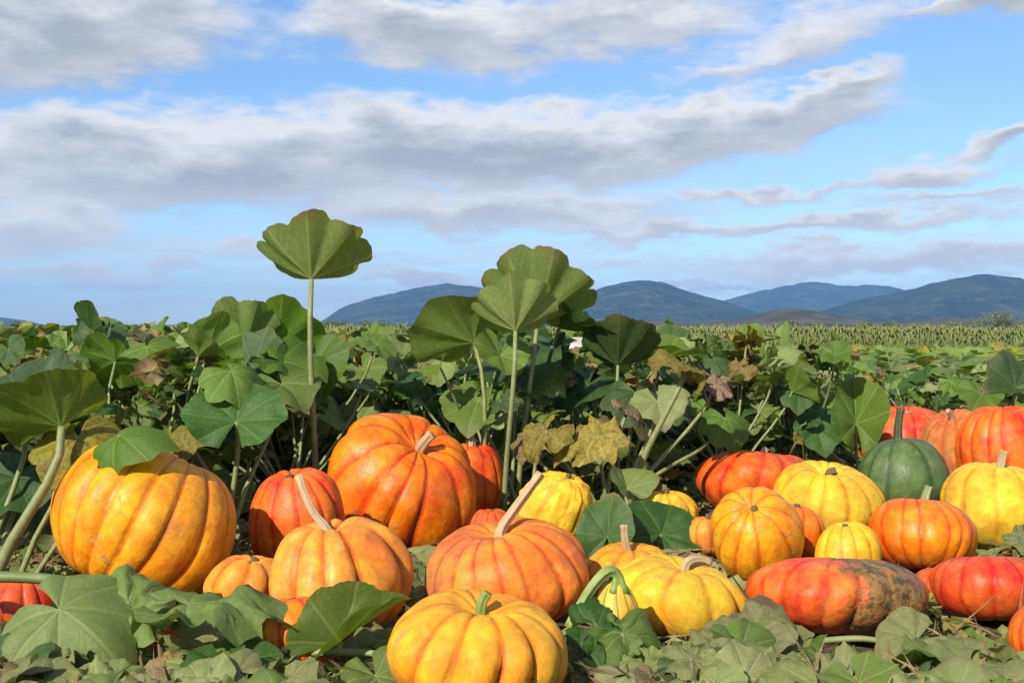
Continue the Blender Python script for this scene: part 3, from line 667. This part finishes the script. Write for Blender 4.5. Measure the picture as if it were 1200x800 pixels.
# ------------------------------------------------------------------ the field of plants
MARKS = [((72, 3.0), 'the thick arching stems'), ((170, 3.3), 'the biggest golden pumpkin'), ((284, 4.3), 'the pair of pleated leaves'), ((366, 4.0), 'the tall lone leaf'),
         ((474, 4.1), 'the large glossy orange pumpkin'), ((604, 4.3), 'the clump of tall fan leaves'), ((700, 4.1), 'the spotted yellow leaves'), ((676, 6.2), 'the white sack'),
         ((806, 4.1), 'the withered leaning stalk'), ((890, 4.5), 'the flat red-orange pumpkin'), ((1000, 5.1), 'the pale pointed leaf'), ((1063, 5.7), 'the rearmost red pumpkin'), ((1190, 5.2), 'the large rough orange pumpkin')]
def near_mark(X, d):
    return min(MARKS, key=lambda m: math.hypot((m[0][0] - 600) / FPX * m[0][1] - X, m[0][1] - d))[1]
def top_row(px):      # canopy outline in the photograph
    return np.interp(px, [-200, 0, 60, 160, 230, 330, 420, 520, 640, 760, 830, 900, 1000, 1100, 1300], [392, 392, 388, 386, 386, 392, 398, 396, 396, 388, 390, 402, 422, 436, 440])
def dmin(px):
    return np.interp(px, [-300, 40, 250, 320, 420, 600, 760, 800, 980, 1040, 1090, 1300], [3.4, 3.75, 3.75, 3.95, 4.35, 4.35, 4.55, 4.85, 5.05, 5.95, 6.15, 5.6])
spots = []
tries = 0
while tries < 60000 and len(spots) < 175:
    tries += 1
    d = 3.4 + 5.8 * random.random() ** 1.25; px = random.uniform(-260, 1480)
    if d < dmin(px) + .05: continue
    X = (px - 600) / FPX * d; sp = .27 + .034 * d
    if any((X - a) ** 2 + (d - b) ** 2 < sp * sp for a, b, _ in spots): continue
    spots.append((X, d, px))
def pick_mat(px, low):
    u = random.random(); yel = .06 + (.08 if px > 780 else 0); dr = .03 + (.06 if px > 650 else 0)
    if u < yel: return 'yellow'
    if u < yel + dr + (.04 if low else 0): return 'dry'
    v = random.random()
    if px > 800: return 'pale' if v < .34 else 'leaf' if v < .76 else 'dark'
    return 'dark' if v < .38 else 'pale' if v < .55 else 'leaf'
nleaf = 0
UND = []
def undergrowth(v):
    """the tangle of small ragged leaves low in a plant, too many to pick apart"""
    rd = random.Random(600 + v); it = []
    for i in range(70):
        a = rd.uniform(0, 6.28); rad = .34 * math.sqrt(rd.random()); z = .04 + .80 * rd.random() ** 1.2
        mt = rd.choice(['dark', 'dark', 'leaf', 'leaf', 'dark', 'pale', 'dry', 'leaf'] + (['yellow'] if v % 2 else []))
        it.append((und_leaf(v * 3 + i % 4, mt), Matrix.Translation((math.cos(a) * rad, math.sin(a) * rad, z)) @ frame((rd.gauss(0, .6), rd.gauss(-.25, .6), .7), (rd.gauss(0, 1), rd.gauss(0, 1), -.3)) @ Matrix.Scale(rd.uniform(.030, .068), 4)))
    return np_join(it, 'small_leaves')
UL = {}
def und_leaf(k, mat):
    if (k, mat) not in UL:
        me = leaf_mesh('small_leaf', R_(72), R_(118), .10, .10, .2, .2, 300 + k, na=17, nr=2, crumple=.22, lobe=.09); me.materials.append(M[mat]); UL[(k, mat)] = me
    return UL[(k, mat)]
for (X, d, px) in spots:
    pl = empty('pumpkin_plant', (X, d, 0), ('low leafy pumpkin plant growing close by ' if d < 5.6 else 'low leafy pumpkin plant in rows well behind ') + near_mark(X, d), CAT, 'pumpkin plants')
    zt = EYE - (top_row(px) - HOR) / FPX * d
    zt = min(zt, .80) * random.uniform(.84, 1.03)
    if not UND: UND = [undergrowth(v) for v in range(6)]
    for q_ in range(0 if any(math.hypot(X - k_[1], d + .1 - k_[2]) < k_[3] + .38 for k_ in PUMPKINS) else 2 if d < 6.2 else 1):
        u = link('small_leaves', random.choice(UND), pl, (), (random.uniform(-.1, .1), .12 + random.uniform(0, .1), 0)); u.rotation_euler.z = random.uniform(0, 6.28); u.scale = (1, 1, zt / .86); u['kind'] = 'stuff'
    nl = random.randint(22, 28) if d < 6.5 else random.randint(14, 18)
    for i in range(nl):
        f = (i + random.random()) / nl
        a = i * 2.4 + random.uniform(-.5, .5); rad = (.08 + .27 * math.sqrt(random.random()))
        z = zt * (1 - .86 * (1 - f) ** 1.1); R = (.050 + .085 * random.random() ** 1.4) * (.85 + .25 * f) * (.85 if px > 780 else 1)
        p = Vector((X + math.cos(a) * rad, d + math.sin(a) * rad, max(.05, z)))
        if p.y < dmin(600 + p.x / p.y * FPX) - .12: continue
        if any(math.hypot(p.x - k_[1], p.y - k_[2]) < k_[3] + R * .8 and p.z < 2 * k_[4] + R * .5 for k_ in PUMPKINS): continue
        axv = (math.cos(a) * .5 + random.gauss(-.10, .42), math.sin(a) * .4 + random.gauss(-.25, .42), .80)
        tip = (math.cos(a), math.sin(a) - .2, -.15 + random.uniform(-.2, .2))
        mt = pick_mat(px, f < .4)
        kd = 'wilt' if mt in ('dry', 'yellow') or random.random() < .20 else random.choice(['open', 'open', 'cup', 'cup', 'droop', 'droop', 'fold', 'fold'])
        if mt in ('dry', 'yellow'): R *= .72
        add_leaf(pl, p, R, axv, tip, kd, random.randint(0, 4), mt, Vector((X + random.uniform(-.05, .05), d + random.uniform(-.05, .05), -.01)), (.0065, .0045)); nleaf += 1


def joined_leaves(items, name):
    """items: (mesh, matrix); one mesh with the materials of all"""
    bm = bmesh.new(); mats = []
    for me, mw in items:
        mt = me.materials[0]
        if mt not in mats: mats.append(mt)
        n0 = len(bm.verts); f0 = len(bm.faces); bm.from_mesh(me); bm.verts.ensure_lookup_table(); bm.faces.ensure_lookup_table()
        for v in bm.verts[n0:]: v.co = mw @ v.co
        for f in bm.faces[f0:]: f.material_index = mats.index(mt)
    me = bpy.data.meshes.new(name); bm.to_mesh(me); bm.free()
    for m in mats: me.materials.append(m)
    return me
LOW = {}
def low_leaf(kind, k, mat):
    if (kind, k, mat) not in LOW:
        p = dict(open=(R_(82), R_(98), .06, .08, .12, .14), cup=(R_(60), R_(72), .06, .08, .05, .0), droop=(R_(80), R_(125), .06, .06, -.12, .2))[kind]
        me = leaf_mesh('leaf', *p, k * 17 + len(kind), na=13, nr=2); me.materials.append(M[mat]); LOW[(kind, k, mat)] = me
    return LOW[(kind, k, mat)]
protos = []
for v in range(5):
    it = []
    for i in range(24):
        f = (i + random.random()) / 24; a = i * 2.4; rad = .08 + .30 * random.random() ** .5
        axv = (math.cos(a) * .45 + random.gauss(0, .3), math.sin(a) * .45 + random.gauss(-.15, .3), .85)
        mt = random.choice(['leaf', 'leaf', 'pale', 'pale', 'dark', 'yellow' if v % 2 else 'leaf'])
        it.append((low_leaf(random.choice(['open', 'cup', 'droop']), random.randint(0, 2), mt),
                   Matrix.Translation((math.cos(a) * rad, math.sin(a) * rad, .10 + .52 * f)) @ frame(axv, (math.cos(a), math.sin(a), 0)) @ Matrix.Scale(random.uniform(.08, .13), 4)))
    V, F = [], []
    me = joined_leaves(it, 'pumpkin_plant')
    protos.append(me)
far = []; tries = 0
while tries < 40000 and len(far) < 175:
    tries += 1
    d = 9.0 + 9 * random.random(); px = random.uniform(-140, 1340); X = (px - 600) / FPX * d
    if any((X - a) ** 2 + (d - b) ** 2 < .42 for a, b in far): continue
    far.append((X, d)); pxx = px
    o = link('pumpkin_plant', random.choice(protos), None, (), (X, d, 0)); o.rotation_euler.z = random.uniform(0, 6.28)
    zt = np.interp(px, [0, 700, 850, 1200], [.74, .68, .44, .38]); s = random.uniform(.9, 1.1) * zt / .68
    o.scale = (1.15, 1.15, s)
    tag(o, 'distant small pumpkin plant towards the maize', CAT, 'pumpkin plants far back')
# farther still the leaves merge
it = []
for i in range(2600):
    d = 18 + 9 * random.random(); X = random.uniform(-.50, .50) * d
    z = random.uniform(.10, .50 if X < .12 * d else .30)
    it.append((low_leaf('open', i % 3, random.choice(['leaf', 'pale', 'pale', 'yellow'])),
               Matrix.Translation((X, d, z)) @ frame((random.gauss(0, .4), random.gauss(-.35, .3), .8), (random.gauss(0, 1), -1, 0)) @ Matrix.Scale(random.uniform(.10, .18), 4)))
tag(link('distant_foliage', np_join(it, 'distant_foliage')), 'far pumpkin foliage merging before the maize', 'foliage', kind='stuff')

# ------------------------------------------------------------------ maize beyond the pumpkins
m, t = new_mat('maize_leaf')
at = t.n('ShaderNodeVertexColor'); at.layer_name = 'tone'
inf = t.noise(t.n('ShaderNodeNewGeometry').outputs['Position'], 0.8, 4, 0.6)
col = t.mix(t.mr(inf, .4, .62), at.outputs[0], c4(.19, .21, .05))
b = t.n('ShaderNodeBsdfPrincipled'); t.put(b.inputs['Base Color'], col); b.inputs['Roughness'].default_value = .6
tr = t.n('ShaderNodeBsdfTranslucent'); t.put(tr.inputs[0], col); mx = t.n('ShaderNodeMixShader'); mx.inputs[0].default_value = .2
t.put(mx.inputs[1], b.outputs[0]); t.put(mx.inputs[2], tr.outputs[0]); finish(t, mx.outputs[0])
V, F, TC = [], [], []
d = 26.0
while d < 120:
    half = d * .50; n = int(min(420, half * 2 / (.17 if d < 50 else .30)))
    for i in range(n):
        x = -half + 2 * half * (i + random.random()) / n; y = d + random.gauss(0, .08); H = random.uniform(.50, .78) * (1 + .22 * mn.noise(Vector((x * .35, y * .2, 0))) + .14 * mn.noise(Vector((x * 1.6, y * .6, 5)))) * (1 if d < 60 else 1.03)
        gt = random.uniform(.8, 1.2); grn = (.15 * gt, .20 * gt, .045 * gt, 1); tas = (.28 * gt, .29 * gt, .10 * gt, 1)
        v0 = len(V); wst = .016
        V += [(x - wst, y, 0), (x + wst, y, 0), (x + wst * .7, y, H), (x - wst * .7, y, H)]; F.append((v0, v0 + 1, v0 + 2, v0 + 3)); TC += [grn, grn, tas, tas]
        for k in range(5):
            a = k * 2.5 + random.random(); z0 = H * (.18 + .16 * k); L = random.uniform(.16, .30); c, s = math.cos(a), math.sin(a); wl = .022
            v0 = len(V)
            V += [(x - s * wl, y + c * wl, z0), (x + s * wl, y - c * wl, z0), (x + c * L * .5 + s * wl, y + s * L * .5 - c * wl, z0 + .10), (x + c * L * .5 - s * wl, y + s * L * .5 + c * wl, z0 + .10),
                  (x + c * L, y + s * L, z0 + random.uniform(-.05, .06))]
            F += [(v0, v0 + 1, v0 + 2, v0 + 3), (v0 + 3, v0 + 2, v0 + 4)]; tt = grn if k < 4 or random.random() < .5 else (.22 * gt, .22 * gt, .08 * gt, 1); TC += [tt] * 5
    d += .75 if d < 50 else 1.6 if d < 80 else 4
me = mesh('maize_field', V, F, False)
ca = me.color_attributes.new('tone', 'FLOAT_COLOR', 'POINT'); ca.data.foreach_set('color', np.array(TC, dtype=np.float32).ravel())
tag(link('maize_field', me, None, [m]), 'rows of short maize with pale tassels below the hills', 'maize', kind='stuff')

# ------------------------------------------------------------------ trees at the end of the plain
m, t = new_mat('tree_foliage')
inf = t.n('ShaderNodeObjectInfo').outputs['Random']
n = t.noise(t.n('ShaderNodeTexCoord').outputs['Object'], .9, 3)
col = t.mix(t.mr(n, .35, .65), c4(.065, .085, .028), c4(.15, .165, .06))
b = t.n('ShaderNodeBsdfPrincipled'); t.put(b.inputs['Base Color'], col); b.inputs['Roughness'].default_value = .7; finish(t, b.outputs[0]); M['tree'] = m
M['bark'] = stalk_mat('bark', c4(.07, .05, .035), c4(.12, .09, .06), .9)
def tree(px, d, wd, ht, label, seed):
    rd = random.Random(seed); X = (px - 600) / FPX * d
    o = empty('tree', (X, d, 0), label, 'tree', 'trees along the end of the plain')
    pts = [Vector((0, 0, -.2)), Vector((rd.uniform(-.2, .2), 0, ht * .3)), Vector((rd.uniform(-.4, .4), 0, ht * .6))]
    V, F = tube_data(spline(pts, 6), [.28, .25, .22, .18, .14, .10], 7)
    for k in range(5):
        a = k * 1.3 + rd.random(); s = Vector((0, 0, ht * rd.uniform(.2, .4)))
        v, f = tube_data(spline([s, s + Vector((math.cos(a) * wd * .15, math.sin(a) * wd * .15, ht * .15)), s + Vector((math.cos(a) * wd * .36, math.sin(a) * wd * .3, ht * .34))], 4), [.12, .1, .07, .04], 5)
        F += [tuple(i + len(V) for i in q) for q in f]; V += v
    link('trunk', mesh('trunk', V, F), o, [M['bark']])
    V, F = [], []
    cl = [(rd.gauss(0, wd * .24), rd.gauss(0, wd * .22), ht * rd.uniform(.30, .86), wd * rd.uniform(.10, .19)) for _ in range(26)]
    for (cx, cy, cz, cr) in cl:
        cz = min(cz, ht * (1 - .55 * (abs(cx) / (wd * .5)) ** 2))
        for _ in range(90):
            dv = Vector((rd.gauss(0, 1), rd.gauss(0, 1), rd.gauss(0, 1))).normalized() * cr * rd.random() ** .4; dv.z *= .75
            p = Vector((cx, cy, cz)) + dv; a = Vector((rd.gauss(0, 1), rd.gauss(0, 1), rd.gauss(0, 1))).normalized(); bb = a.orthogonal().normalized(); s = rd.uniform(.14, .30)
            v0 = len(V); V += [p - a * s, p + bb * s * .6, p + a * s, p - bb * s * .6]; F.append((v0, v0 + 1, v0 + 2, v0 + 3))
    link('crown', mesh('crown', V, F, False), o, [M['tree']])
TR = [(1168, 330, 15, 5.0, 'widest rounded pale tree below the highest hill'), (1120, 340, 7, 2.6, 'low bushy tree left of the widest one'), (1042, 350, 6, 2.6, 'small tree standing over the pale maize edge'),
      (1015, 360, 4.5, 2.4, 'smallest pale tree beside the maize edge'), (925, 420, 9, 3.6, 'low dark tree at the foot of the brown foothill'), (1225, 340, 11, 3.8, 'rounded tree beyond the widest one'),
      (960, 430, 7, 2.6, 'low bushy tree in front of the gap between hills'), (30, 300, 7, 2.0, 'low dark tree below the far blue hill'), (395, 380, 9, 2.8, 'low tree under the long hill slope'), (440, 390, 12, 2.6, 'broad low tree under the long hill')]
for i, a in enumerate(TR): tree(*a, seed=40 + i)

# ------------------------------------------------------------------ white sack among the plants
m, t = new_mat('white_sack_weave')
g = t.n('ShaderNodeTexCoord').outputs['Object']; n = t.noise(g, 14, 4); 
b = t.n('ShaderNodeBsdfPrincipled'); t.put(b.inputs['Base Color'], t.mix(t.mr(n, .4, .7), c4(.80, .78, .72), c4(.62, .56, .46))); b.inputs['Roughness'].default_value = .75
t.put(b.inputs['Normal'], bump(t, t.noise(g, 30, 4), .5, .01)); finish(t, b.outputs[0])
sk = empty('sack', P(676, 400, 6.2) * 1.0, 'white woven sack standing among the plants right of the tall clump', 'sack')
sk.location.z = 0
V = []; nu, nv = 28, 22
for j in range(nv):
    f = j / (nv - 1)
    for i in range(nu):
        th = 2 * math.pi * i / nu
        w_ = np.interp(f, [0, .04, .15, .6, .82, .90, 1], [.05, .13, .155, .15, .08, .035, .075]); z = .66 * f
        nn = mn.noise(Vector((math.cos(th) * 1.5, math.sin(th) * 1.5, f * 4)))
        w2 = w_ * (1 + .14 * nn + .10 * math.sin(9 * th) * max(0, f - .55))
        V.append((w2 * 1.15 * math.cos(th), w2 * .8 * math.sin(th), z - .005))
F = grid_faces(nu, nv) + [tuple(range(nu - 1, -1, -1))]
link('bag', mesh('bag', V, F), sk, [m])
Vt, Ft = tube_data([Vector((.043 * math.cos(a), .031 * math.sin(a), .594)) for a in np.linspace(0, 2 * math.pi, 17)], .006, 6, cap=False)
link('tie', mesh('tie', Vt, Ft), sk, [M['stem']])

# ------------------------------------------------------------------ vines and leaves in the foreground
def vine(label, pts, r, leaves, mat='vine'):
    """pts: (px, py, d); leaves: px, py, d, R, axis, tip, kind, mat, width, node index"""
    W_ = [P(*p) for p in pts]
    o = empty('pumpkin_vine', (W_[0].x, W_[0].y, 0), label, 'vine', 'vines on the ground in front')
    c = spline(W_, 26)
    V, F = tube_data([p - o.location for p in c], [r * (1.15 - .5 * i / 25) for i in range(26)], 9, .08, 5)
    link('stem', mesh('stem', V, F), o, [M[mat]])
    for i, L in enumerate(leaves):
        px, py, d, R, ax, tip, kd, mt = L[:8]; wd = L[8] if len(L) > 8 else 1.0
        pos = P(px, py, d)
        near = min(c, key=lambda q: (q - pos).length)
        add_leaf(o, pos, R, ax, tip, kd, i + int(px) % 3, mt, near, (.0065, .005), 'petiole', wd, sag=.15)
    return o
vine('thick vine crossing in front of the dark red pumpkin with two broad pale leaves', [(-60, 676, 2.62), (20, 676, 2.60), (90, 682, 2.55), (150, 694, 2.52), (200, 715, 2.5), (250, 745, 2.5)], .011,
     [(70, 714, 2.36, .155, (.05, -.60, .80), (.85, -.50, -.25), 'droop', 'pale', 1.0), (222, 708, 2.36, .150, (-.12, -.12, .98), (.92, .12, .25), 'wilt', 'pale', .80),
      (150, 706, 2.45, .11, (.25, -.45, .85), (.9, .1, .1), 'wilt', 'pale'), (265, 782, 2.30, .10, (.1, -.5, .85), (.3, -.8, -.3), 'open', 'dark'), (20, 775, 2.30, .09, (-.2, -.5, .8), (-.5, -.6, -.3), 'open', 'dark')])
vine('vine running under the deeply lobed pumpkin with one long folded leaf', [(230, 790, 2.34), (320, 768, 2.42), (390, 764, 2.40), (450, 768, 2.38), (520, 800, 2.33)], .0085,
     [(398, 752, 2.42, .150, (-.30, -.62, .72), (.72, .22, .60), 'fold', 'leaf', .42), (440, 792, 2.28, .085, (.1, -.5, .85), (.4, -.7, -.2), 'open', 'leaf'), (330, 790, 2.32, .09, (-.2, -.4, .9), (-.4, -.7, 0), 'wilt', 'dark'),
      (600, 800, 2.10, .07, (0, -.4, .9), (-.9, -.2, 0), 'droop', 'leaf', .7)], 'petiole')
vine('wilted vine at the foot of the striped gourd with limp dark leaves', [(660, 760, 2.50), (700, 752, 2.46), (735, 775, 2.38), (780, 800, 2.30), (820, 815, 2.28)], .0075,
     [(700, 735, 2.42, .085, (-.1, -.6, .75), (.7, -.4, .2), 'wilt', 'dark'), (730, 742, 2.38, .080, (.2, -.6, .75), (.6, -.4, -.5), 'wilt', 'leaf'), (682, 765, 2.38, .075, (-.2, -.6, .7), (-.5, -.5, -.4), 'wilt', 'dark'),
      (812, 785, 2.28, .085, (.05, -.45, .9), (.7, -.6, -.1), 'open', 'dark'), (755, 778, 2.32, .07, (0, -.5, .9), (.2, -.8, 0), 'wilt', 'pale')])
vine('vine with a crumpled grey-green leaf pile in front of the scarred pumpkin', [(800, 770, 2.50), (880, 762, 2.46), (950, 752, 2.52), (1010, 748, 2.52), (1045, 756, 2.5), (1066, 775, 2.42)], .0075,
     [(880, 742, 2.46, .105, (-.25, -.55, .80), (.3, .3, .7), 'wilt', 'dusty'), (868, 760, 2.40, .09, (.3, -.6, .7), (.3, -.5, -.6), 'open', 'leaf'), (925, 755, 2.44, .08, (.2, -.5, .8), (.8, -.3, -.2), 'wilt', 'dusty'),
      (960, 770, 2.40, .075, (-.2, -.5, .8), (-.6, -.6, -.2), 'wilt', 'leaf'), (835, 775, 2.38, .08, (-.1, -.6, .8), (-.8, -.4, -.1), 'wilt', 'pale'), (990, 795, 2.28, .07, (0, -.5, .8), (.5, -.6, 0), 'wilt', 'dusty')], 'petiole')
vine('vine with a flat smooth pale leaf in front of the bright red pumpkin', [(1060, 800, 2.30), (1110, 785, 2.36), (1160, 792, 2.34), (1230, 800, 2.30)], .0075,
     [(1138, 782, 2.36, .075, (.05, -.62, .78), (.15, .5, .8), 'heart', 'pale', 1.2), (1185, 788, 2.30, .06, (.2, -.5, .8), (.5, -.6, -.2), 'wilt', 'leaf'), (1090, 798, 2.26, .06, (-.2, -.5, .8), (-.4, -.6, 0), 'wilt', 'dark')])
# short trailing vines with withered leaves all over the trodden strip
i = 0
def free(x, y, pad):
    return all((x - p[1]) ** 2 + (y - p[2]) ** 2 > (p[3] + pad) ** 2 for p in PUMPKINS)
cnt = 0; tries = 0
while cnt < 76 and tries < 8000:
    tries += 1
    d = 2.12 + 2.7 * random.random() ** 1.8; px = random.uniform(-120, 1400); x = (px - 600) / FPX * d
    if not free(x, d, .05) or d > dmin(px) + .2: continue
    o = empty('pumpkin_vine', (x, d, 0), 'trailing vine with shrivelled leaves beside the ' + ' '.join(min(PUMPKINS, key=lambda p: math.hypot(p[1] - x, p[2] - d) - p[3])[0].split()[:7]), 'vine', 'trailing vines on the trodden soil')
    a = random.uniform(0, 6.28); p = Vector((0, 0, .012)); pts = [p.copy()]
    for k in range(5):
        a += random.gauss(0, .5); p = p + Vector((math.cos(a) * .07, math.sin(a) * .07, 0)); p.z = .012 + random.uniform(0, .02)
        if not free(x + p.x, d + p.y, .012): break
        pts.append(p.copy())
    if len(pts) < 3: bpy.data.objects.remove(o); continue
    cc = spline(pts, 14); V, F = tube_data(cc, [.006 - .0002 * q for q in range(14)], 7)
    link('stem', mesh('stem', V, F), o, [M[random.choice(['vine', 'petiole', 'stem'])]])
    for k in range(random.randint(4, 7)):
        q = random.choice(cc) + o.location; pos = q + Vector((random.gauss(0, .05), random.gauss(0, .05), random.uniform(.015, .05)))
        Rr = random.uniform(.045, .085)
        if not free(pos.x, pos.y, Rr * 1.05): continue
        mt = random.choice(['dusty', 'dusty', 'leaf', 'dry', 'dusty', 'pale', 'dusty'])
        if mt == 'dry': Rr *= .6
        add_leaf(o, pos, Rr, (random.gauss(0, .35), random.gauss(-.25, .35), .9), (random.gauss(0, 1), random.gauss(0, 1), 0), random.choice(['wilt', 'wilt', 'open', 'droop']), random.randint(0, 2), mt, q, (.004, .003), sag=.3)
    cnt += 1

# ------------------------------------------------------------------ litter: crumbs of dead leaf, small weeds and grass on the soil
def crumb(mat, k):
    me = leaf_mesh('crumb', R_(80), R_(110), .15, .1, .2, .2, 90 + k, na=7, nr=2, crumple=.3); me.materials.append(M[mat]); return me
CR = [crumb(mt, k) for k, mt in enumerate(['dry', 'dusty', 'pale', 'dusty', 'dry', 'dusty', 'yellow', 'leaf'])]
it = []
for i in range(20000):
    d = 1.9 + 4.2 * random.random() ** 1.3; x = random.uniform(-.62, .66) * d
    if not free(x, d, .0): continue
    s = random.uniform(.010, .040)
    it.append((random.choice(CR) if i % 4 else CR[0], Matrix.Translation((x, d, gz(x, d) + s * random.uniform(.2, .9) + (0 if i % 4 else .02))) @ frame((random.gauss(0, .6), random.gauss(-.2, .6), .8), (random.gauss(0, 1), random.gauss(0, 1), 0)) @ (Matrix.Scale(s, 4) if i % 4 else Matrix.Diagonal((s * .11, s * 2.6, s * .5, 1)))))
tag(link('leaf_litter', np_join(it, 'leaf_litter')), 'crumbled leaves and small weeds littering the trodden soil', 'litter', kind='stuff')

# ------------------------------------------------------------------ haze over the plain
L = 12600
V = [(x, y, z) for z in (-2.0, 420.0) for y in (-L, L) for x in (-L, L)]
hz = mesh('haze', V, [(0, 2, 3, 1), (4, 5, 7, 6), (0, 1, 5, 4), (2, 6, 7, 3), (0, 4, 6, 2), (1, 3, 7, 5)], False)
m, t = new_mat('haze_air')
pv = t.n('ShaderNodeVolumePrincipled'); pv.inputs['Color'].default_value = (.25, .54, 1.0, 1); pv.inputs['Density'].default_value = 9.5e-5; pv.inputs['Anisotropy'].default_value = 0.0
o = t.n('ShaderNodeOutputMaterial'); t.put(o.inputs['Volume'], pv.outputs[0])
tag(link('haze', hz, None, [m]), 'thin blue haze over the plain and hills', 'haze', kind='stuff')
